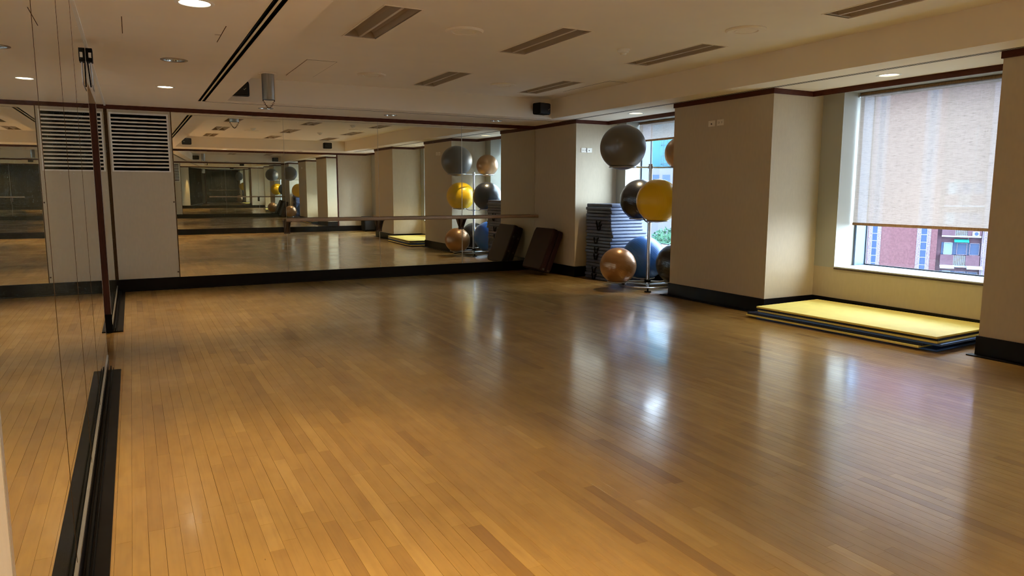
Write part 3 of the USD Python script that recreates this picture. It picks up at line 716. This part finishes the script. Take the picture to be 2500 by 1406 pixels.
# ------------------------------------------------------------------ stack of grey mats
ZS, k = 0.0, 0
STRAPS = {17: 9.75, 16: 9.73, 12: 9.80, 9: 9.80, 7: 9.82, 3: 9.85, 1: 9.84}
heights = [0.0545] * 23
off = {13: 0.05, 14: 0.06, 15: 0.04}
def strap_loop(y, zc, drop):
    p = [(-0.012, y - 0.05, zc), (-0.016, y - 0.02, zc - drop), (-0.016, y + 0.02, zc - drop), (-0.012, y + 0.05, zc)]
    return tube(p, 0.007, 6)
nm = len(heights)
for k, h in enumerate(heights):
    jx, jy = rng.uniform(-0.012, 0.012, 2)
    shift = -0.05 if k in (13, 14, 12) else (0.0 if k < 15 else -0.01)
    x0, x1 = 6.752 + jx, 7.40 + jx
    y0, y1 = 9.435 + jy + shift, 10.135 + jy
    if k in (12, 13, 14):
        x1 += 0.06
    z0, z1 = ZS + 0.0006, ZS + h - 0.0006
    ordn = ['lowest', 'second', 'third', 'fourth', 'fifth', 'sixth', 'seventh', 'eighth', 'ninth', 'tenth', 'eleventh', 'twelfth', 'thirteenth', 'fourteenth', 'fifteenth', 'sixteenth', 'seventeenth', 'eighteenth', 'nineteenth', 'twentieth', 'twenty-first', 'twenty-second', 'topmost'][k]
    lab = f'{ordn} slate grey vinyl mat' + (' of the tall stack beside the ball rack' if k in (0, nm - 1) else ' from the floor in the tall stack beside the ball rack')
    t = thing('exercise_mat', lab, 'exercise mat', (x0, y0, z0), group='slate grey mats stacked in the alcove')
    w, l, hh = x1 - x0, y1 - y0, z1 - z0
    m = rbox(0, w, 0, l, 0, hh, 0.016, 12)
    obj('pad', m, SLATE, t, smooth=50)
    obj('piping', [tube([(0.004, 0.02, hh * 0.86), (0.004, l - 0.02, hh * 0.86)], 0.003, 6), tube([(0.02, 0.004, hh * 0.86), (w - 0.02, 0.004, hh * 0.86)], 0.003, 6)], SLATE, t)
    if k in STRAPS:
        ys = STRAPS[k] - y0
        obj('strap', [tube([(-0.001, ys - 0.06, hh * 0.75), (-0.012, ys - 0.035, hh * 0.4), (-0.012, ys - 0.02, -0.045), (-0.012, ys + 0.03, -0.05), (-0.012, ys + 0.055, hh * 0.3), (-0.001, ys + 0.07, hh * 0.75)], 0.0105, 6)], STRAP, t)
    ZS += h

# ------------------------------------------------------------------ large foam mats in front of the window
COLS = [('blue', BLUEMAT), ('yellow', YELLOWMAT), ('navy', NAVYMAT), ('blue', BLUEMAT), ('yellow', YELLOWMAT), ('navy', NAVYMAT), ('yellow', YELLOWMAT)]
MLAB = ['blue foam mat at the bottom of the low stack by the window', 'yellow foam mat second from the floor, its edge sticking out under the navy one', 'dark navy foam mat low in the stack, under the blue one', 'blue foam mat with its near end sticking out of the low stack',
        'yellow foam mat in the middle of the low stack, between navy above and blue below', 'dark navy foam mat directly under the top yellow mat', 'top yellow foam mat on the low stack by the window']
OFFS = [(0.03, 0.02, 0.6), (-0.03, 0.13, -0.8), (-0.012, 0.12, 0.0), (0.0, -0.035, 0.5), (0.01, -0.01, -0.4), (0.012, 0.0, 0.3), (0.0, 0.0, 0.0)]
z = 0.001
for (cn, cm), lab, (dx, dy, dr) in zip(COLS, MLAB, OFFS):
    t = thing('foam_mat', lab, 'foam mat', (6.872 + dx, 4.888 + dy, z), -3.0 + 4.55 + dr if False else 3.1 + dr, group=None)
    obj('pad', rbox(-0.545, 0.545, -1.02, 1.02, 0, 0.0205, 0.005), cm, t, smooth=50)
    obj('fold_seam', bx(-0.543, 0.543, -0.001, 0.001, 0.0200, 0.0207), cm, t) if False else None
    z += 0.0212

# ------------------------------------------------------------------ maroon folding cushion leaning on the pier
cu = thing('folding_cushion', 'dark maroon padded folding mat leaning upright in the far right corner', 'padded mat', (6.138, 0, 0.0))
lean = math.radians(22.0)
def leaned(m):
    m.apply_transform(trimesh.transformations.rotation_matrix(lean, (0, 1, 0)))
    m.apply_translation((0.0, 0, 0.088))
    return m
for i, (x0, x1) in enumerate(((0.0, 0.108), (0.112, 0.215))):
    sl = tm(m3.Manifold.batch_hull([m3.Manifold.sphere(0.028, 14).translate((x, y, zz)) for x in (x0 + 0.028, x1 - 0.028) for y in (10.62 + 0.05, 11.30 - 0.05) for zz in (0.05, 0.76)]
                                   + [m3.Manifold.sphere(0.028, 14).translate((x, y, zz)) for x in (x0 + 0.028, x1 - 0.028) for y in (10.62 + 0.028, 11.30 - 0.028) for zz in (0.09, 0.70)]))
    obj('pad', leaned(sl), MAROON, cu, smooth=50)
for x in (0.055, 0.160):
    for zz in (0.27, 0.56):
        for y, s in ((11.30, 1), (10.62, -1)):
            if s < 0:
                zz2 = 0.06 if zz < 0.4 else None
                if zz2 is None:
                    continue
            else:
                zz2 = zz
            e = torus(0.014, 0.0035, seg=18, sides=6)
            e.apply_transform(trimesh.transformations.rotation_matrix(math.pi / 2, (1, 0, 0)))
            e.apply_translation((x, y + 0.001 * s, zz2))
            obj('eyelet', leaned(e), CHROME, cu, smooth=40)

# ------------------------------------------------------------------ floor box by the wall behind the camera (seen in the mirror)
sw = thing('floor_box', 'dark grey floor speaker box in the corner behind the camera, seen in the mirror', 'speaker', (7.22, -0.85, 0))
obj('cabinet', rbox(-0.2, 0.2, -0.2, 0.2, 0.02, 0.5, 0.012), BLACKM, sw)
obj('grille', rbox(-0.17, 0.17, 0.195, 0.207, 0.06, 0.46, 0.004), plain_grille, sw)
for sx in (-0.15, 0.15):
    for sy in (-0.15, 0.15):
        obj('foot', cyl(0.018, 0.0, 0.025, (sx, sy)), BLACKM, sw)

# ------------------------------------------------------------------ outside: ground, brick apartment block, pale block, trees
def haze(c, k):
    return tuple(np.array(c) * (1 - k) + np.array((0.62, 0.66, 0.78)) * k)
BRICK = plain('tile_red', (0.082, 0.039, 0.044), 0.7, spec=0.04, noise=0.16, scale=5.0, bump=0.0)
BRICKL = plain('tile_pale', (0.11, 0.088, 0.108), 0.7, spec=0.04, noise=0.40, scale=12.0)
BRICKD = plain('tile_dusty', (0.066, 0.039, 0.049), 0.7, spec=0.04, noise=0.10, scale=2.0)
PANE = plain('far_glass', (0.02, 0.035, 0.075), 0.3, spec=0.12)
PANEL = plain('far_pale_panel', (0.1, 0.145, 0.165), 0.5, spec=0.04)
PALE = plain('far_white', (0.15, 0.17, 0.19), 0.6, spec=0.04)
GREEN = plain('green_awning', (0.01, 0.13, 0.105), 0.5, spec=0.04)
CYANW = plain('pale_render', (0.03, 0.083, 0.107), 0.8, spec=0.04, noise=0.05, scale=0.5)
LADDER = plain('ladder_paint', (0.03, 0.05, 0.065), 0.7, spec=0.04)
GROUND = plain('street_grey', (0.1, 0.105, 0.11), 0.9, spec=0.04, noise=0.15, scale=0.2)
LEAF = plain('foliage', (0.026, 0.07, 0.042), 0.6, spec=0.04, noise=0.35, scale=3.0)
BARK = plain('bark', (0.10, 0.07, 0.05), 0.9)
obj('ground', bx(8.4, 190, -110, 190, -25.2, -25.0), GROUND, kind='structure')
def facade(az, dist):
    a = math.radians(az)
    return thing_at(EYE[0] + dist * math.sin(a), EYE[1] + dist * math.cos(a), -az)
def thing_at(x, y, r):
    return (x, y, 0.0), r
# local axes of a facade: +x to the right as seen from here, -y towards us, z up
loc, rz = facade(57.6, 84.0)
ap = thing('apartment_block', 'red tiled apartment block with narrow window strips seen through the window', 'building', loc, rz)
obj('main_wall', bx(-16, 1.33, 0.0, 12, -25, 42), BRICK, ap)
obj('balcony_wall', bx(1.33, 14, 0.6, 12, -25, 42), BRICKD, ap)
obj('pilaster', bx(5.12, 5.6, 0.05, 0.9, -25, 42), BRICKL, ap)
for s0, s1 in ((-4.54, -4.09), (-0.10, 0.41), (-9.0, -8.5)):
    obj('tile_band', bx(s0 - 0.38, s0 - 0.06, -0.04, 0.02, -25, 42), BRICKL, ap)
    obj('tile_band', bx(s1 + 0.06, s1 + 0.36, -0.04, 0.02, -25, 42), BRICKL, ap)
    zz = [-9.0 + 0.77 * i for i in range(32)]
    for i, z0 in enumerate(zz):
        obj('strip_window', bx(s0, s1, -0.03, 0.03, z0 + 0.05, z0 + 0.77), PANE, ap)
    obj('strip_frame', [bx(s0 - 0.05, s0, -0.06, 0.02, -9, 15.7), bx(s1, s1 + 0.05, -0.06, 0.02, -9, 15.7)] + [bx(s0, s1, -0.055, 0.02, z0 - 0.01, z0 + 0.05) for z0 in zz], PALE, ap)
for fl in (-1, 0, 1, 2, 3):
    dz = 3.0 * fl + (0.15 if fl == -1 else 0)
    if 2.95 - 4.9 + dz + 2 > 8.5:
        break
    zb, zt_ = -4.78 + dz, -3.55 + dz
    obj('recess', bx(1.74, 5.05, 0.50, 0.62, zb, zt_), PANE, ap)
    obj('parapet', [bx(1.70, 2.85, -0.1, 0.6, zb - 1.05, zb), bx(3.90, 5.06, -0.1, 0.6, zb - 1.05, zb)], BRICKD, ap)
    obj('balcony_slab', bx(1.70, 5.06, -0.15, 0.6, zb - 1.2, zb - 1.05), PALE, ap)
    for a, b_, mt in ((1.95, 2.70, PANEL), (3.07, 3.95, PANE), (4.15, 5.0, PANE)):
        fx = [bx(a, b_, 0.38, 0.44, zb, zb + 0.06), bx(a, b_, 0.38, 0.44, zt_ - 0.06, zt_), bx(a, a + 0.05, 0.38, 0.44, zb, zt_), bx(b_ - 0.05, b_, 0.38, 0.44, zb, zt_)]
        w = obj('balcony_window', fx, PALE if mt is PANEL else BRICKL, ap)
        obj('glazing', bx(a + 0.04, b_ - 0.04, 0.44, 0.48, zb + 0.04, zt_ - 0.04), mt, ap)
    obj('railing', [bx(2.85, 3.90, -0.09, -0.06, zb - 1.0 + 0.13 * q, zb - 0.965 + 0.13 * q) for q in range(8)] + [bx(2.85 + 0.15 * q, 2.88 + 0.15 * q, -0.09, -0.06, zb - 1.05, zb) for q in range(8)], PALE, ap)
aw = Polygon([(0, 0), (0.9, -0.22), (0.9, -0.18), (0, 0.06)])
m = ext(aw, 2.80, 4.05); v = m.vertices.copy(); m.vertices = np.stack([v[:, 2], 0.3 - v[:, 0], -3.24 + v[:, 1]], -1)
obj('awning', m, GREEN, ap, label='green awning')
for x0, x1 in ((1.72, 2.95), (4.0, 5.35)):
    m = ext(aw, x0, x1); v = m.vertices.copy(); m.vertices = np.stack([v[:, 2], -0.1 - v[:, 0], -5.85 + v[:, 1]], -1)
    obj('awning', m, PALE, ap)
ac = obj('air_conditioner', rbox(4.28, 4.88, -0.2, 0.15, -2.83, -2.38, 0.02), PALE, ap)
m = trimesh.creation.cylinder(0.17, 0.02, sections=20); m.apply_transform(trimesh.transformations.rotation_matrix(math.pi / 2, (1, 0, 0))); m.apply_translation((4.62, -0.205, -2.6))
obj('fan_grille', m, PANE, ac)
obj('drain_pipe', [bx(3.98 + 0, 4.02, 0.45, 0.5, -3.4, 8.0), bx(5.3, 5.36, 0.0, 0.05, -20, 8.0)], PALE, ap)

loc, rz = facade(39.4, 45.0)
pb = thing('pale_block', 'pale blue rendered building with a steel ladder seen behind the balls', 'building', loc, rz)
obj('main_wall', bx(-9, 5.0, 0.0, 8, -25, 9.5), CYANW, pb)
obj('roof_edge', bx(-9.1, 5.1, -0.15, 8.1, 9.5, 9.8), PALE, pb)
obj('ladder', [bx(0.10, 0.13, -0.45, -0.42, 1.0, 6.2), bx(0.34, 0.37, -0.45, -0.42, 1.0, 6.2)] + [bx(0.10, 0.37, -0.45, -0.42, 1.2 + 0.3 * q, 1.22 + 0.3 * q) for q in range(16)], LADDER, pb)
for q in range(4):
    zz = 2.0 + 1.1 * q
    obj('ladder_stay', [bx(-0.02, 0.40, -0.47, -0.44, zz, zz + 0.03), bx(-0.02, 0.40, -0.47, -0.44, zz + 0.45, zz + 0.48), bx(-0.02, 0.01, -0.47, -0.44, zz, zz + 0.48), bx(-0.02, 0.01, -0.47, 0.0, zz, zz + 0.03)], LADDER, pb)
obj('annex', bx(-1.6, 3.0, -3.0, 0.0, -25, 2.75), plain('annex_wall', (0.07, 0.07, 0.09), 0.7, spec=0.04), pb)
for q in range(3):
    obj('annex_window', bx(-0.5 + 0.6 * q, -0.1 + 0.6 * q, -3.03, -2.98, 1.9, 2.4), PANE, pb)

def leaf_cloud(n, R, seed, size=0.16):
    g = np.random.default_rng(seed)
    d = g.normal(size=(n, 3)); d /= np.linalg.norm(d, axis=1, keepdims=True)
    c = d * (R * (0.45 + 0.55 * g.random((n, 1)) ** 0.5)) * [1, 1, 0.85]
    c *= (0.75 + 0.5 * meshkit.noise(d * 2.5 + seed, seed))[:, None]
    a = g.normal(size=(n, 3)); a /= np.linalg.norm(a, axis=1, keepdims=True)
    b = np.cross(a, g.normal(size=(n, 3))); b /= np.linalg.norm(b, axis=1, keepdims=True)
    s = size * g.uniform(0.6, 1.2, (n, 1))
    v = np.stack([c - a * s, c + b * s * 0.5, c + a * s, c - b * s * 0.5], 1).reshape(-1, 3)
    k = np.arange(n)[:, None] * 4
    return v, np.vstack([k + [0, 1, 2], k + [0, 2, 3]])
def tree(x, y, top, Rr, seed, label):
    t = thing('tree', label, 'tree', (x, y, -25.0))
    zc = top - Rr * 0.9 + 25.0
    tr = lathe([(0.32, 0), (0.22, zc * 0.5), (0.12, zc), (0.0, zc + Rr * 0.3)], 12)
    obj('trunk', tr, BARK, t, smooth=True)
    v, f = leaf_cloud(24000, Rr, seed, 0.10)
    obj('foliage', (v + [0, 0, zc], f), LEAF, t, kind='stuff')
for az, di, top, Rr, sd, lab in ((41.2, 34.0, -0.2, 2.7, 3, 'leafy green tree low outside the ball rack window'), (30.0, 38.0, -1.0, 2.6, 4, 'green tree outside at the left of the ball rack window, mostly hidden'), (53.0, 36.0, -3.0, 2.6, 5, 'green tree outside between the two buildings, hidden by the pier')):
    a = math.radians(az)
    tree(di * math.sin(a), di * math.cos(a), top, Rr, sd, lab)

# things of one kind share a group
GROUPS = {'mirror': 'mirror panels on the walls', 'downlight': 'round downlights in the ceiling', 'sprinkler cover': 'sprinkler covers in the ceiling', 'ceiling speaker': 'round ceiling speakers', 'exercise ball': 'exercise balls on the rack',
          'foam mat': 'foam mats in the low stack', 'roller blind': 'roller blinds in the windows', 'wall plate': 'wall plates by the windows', 'smoke detector': 'smoke detectors in the raised ceiling', 'access hatch': 'ceiling access hatches',
          'air vent': 'slot diffusers round the raised ceiling', 'tree': 'trees outside the windows'}
for p in stage.GetPrimAtPath('/World').GetChildren():
    c = p.GetCustomDataByKey('category')
    if c in GROUPS and not p.GetCustomDataByKey('group'):
        p.SetCustomDataByKey('group', GROUPS[c])
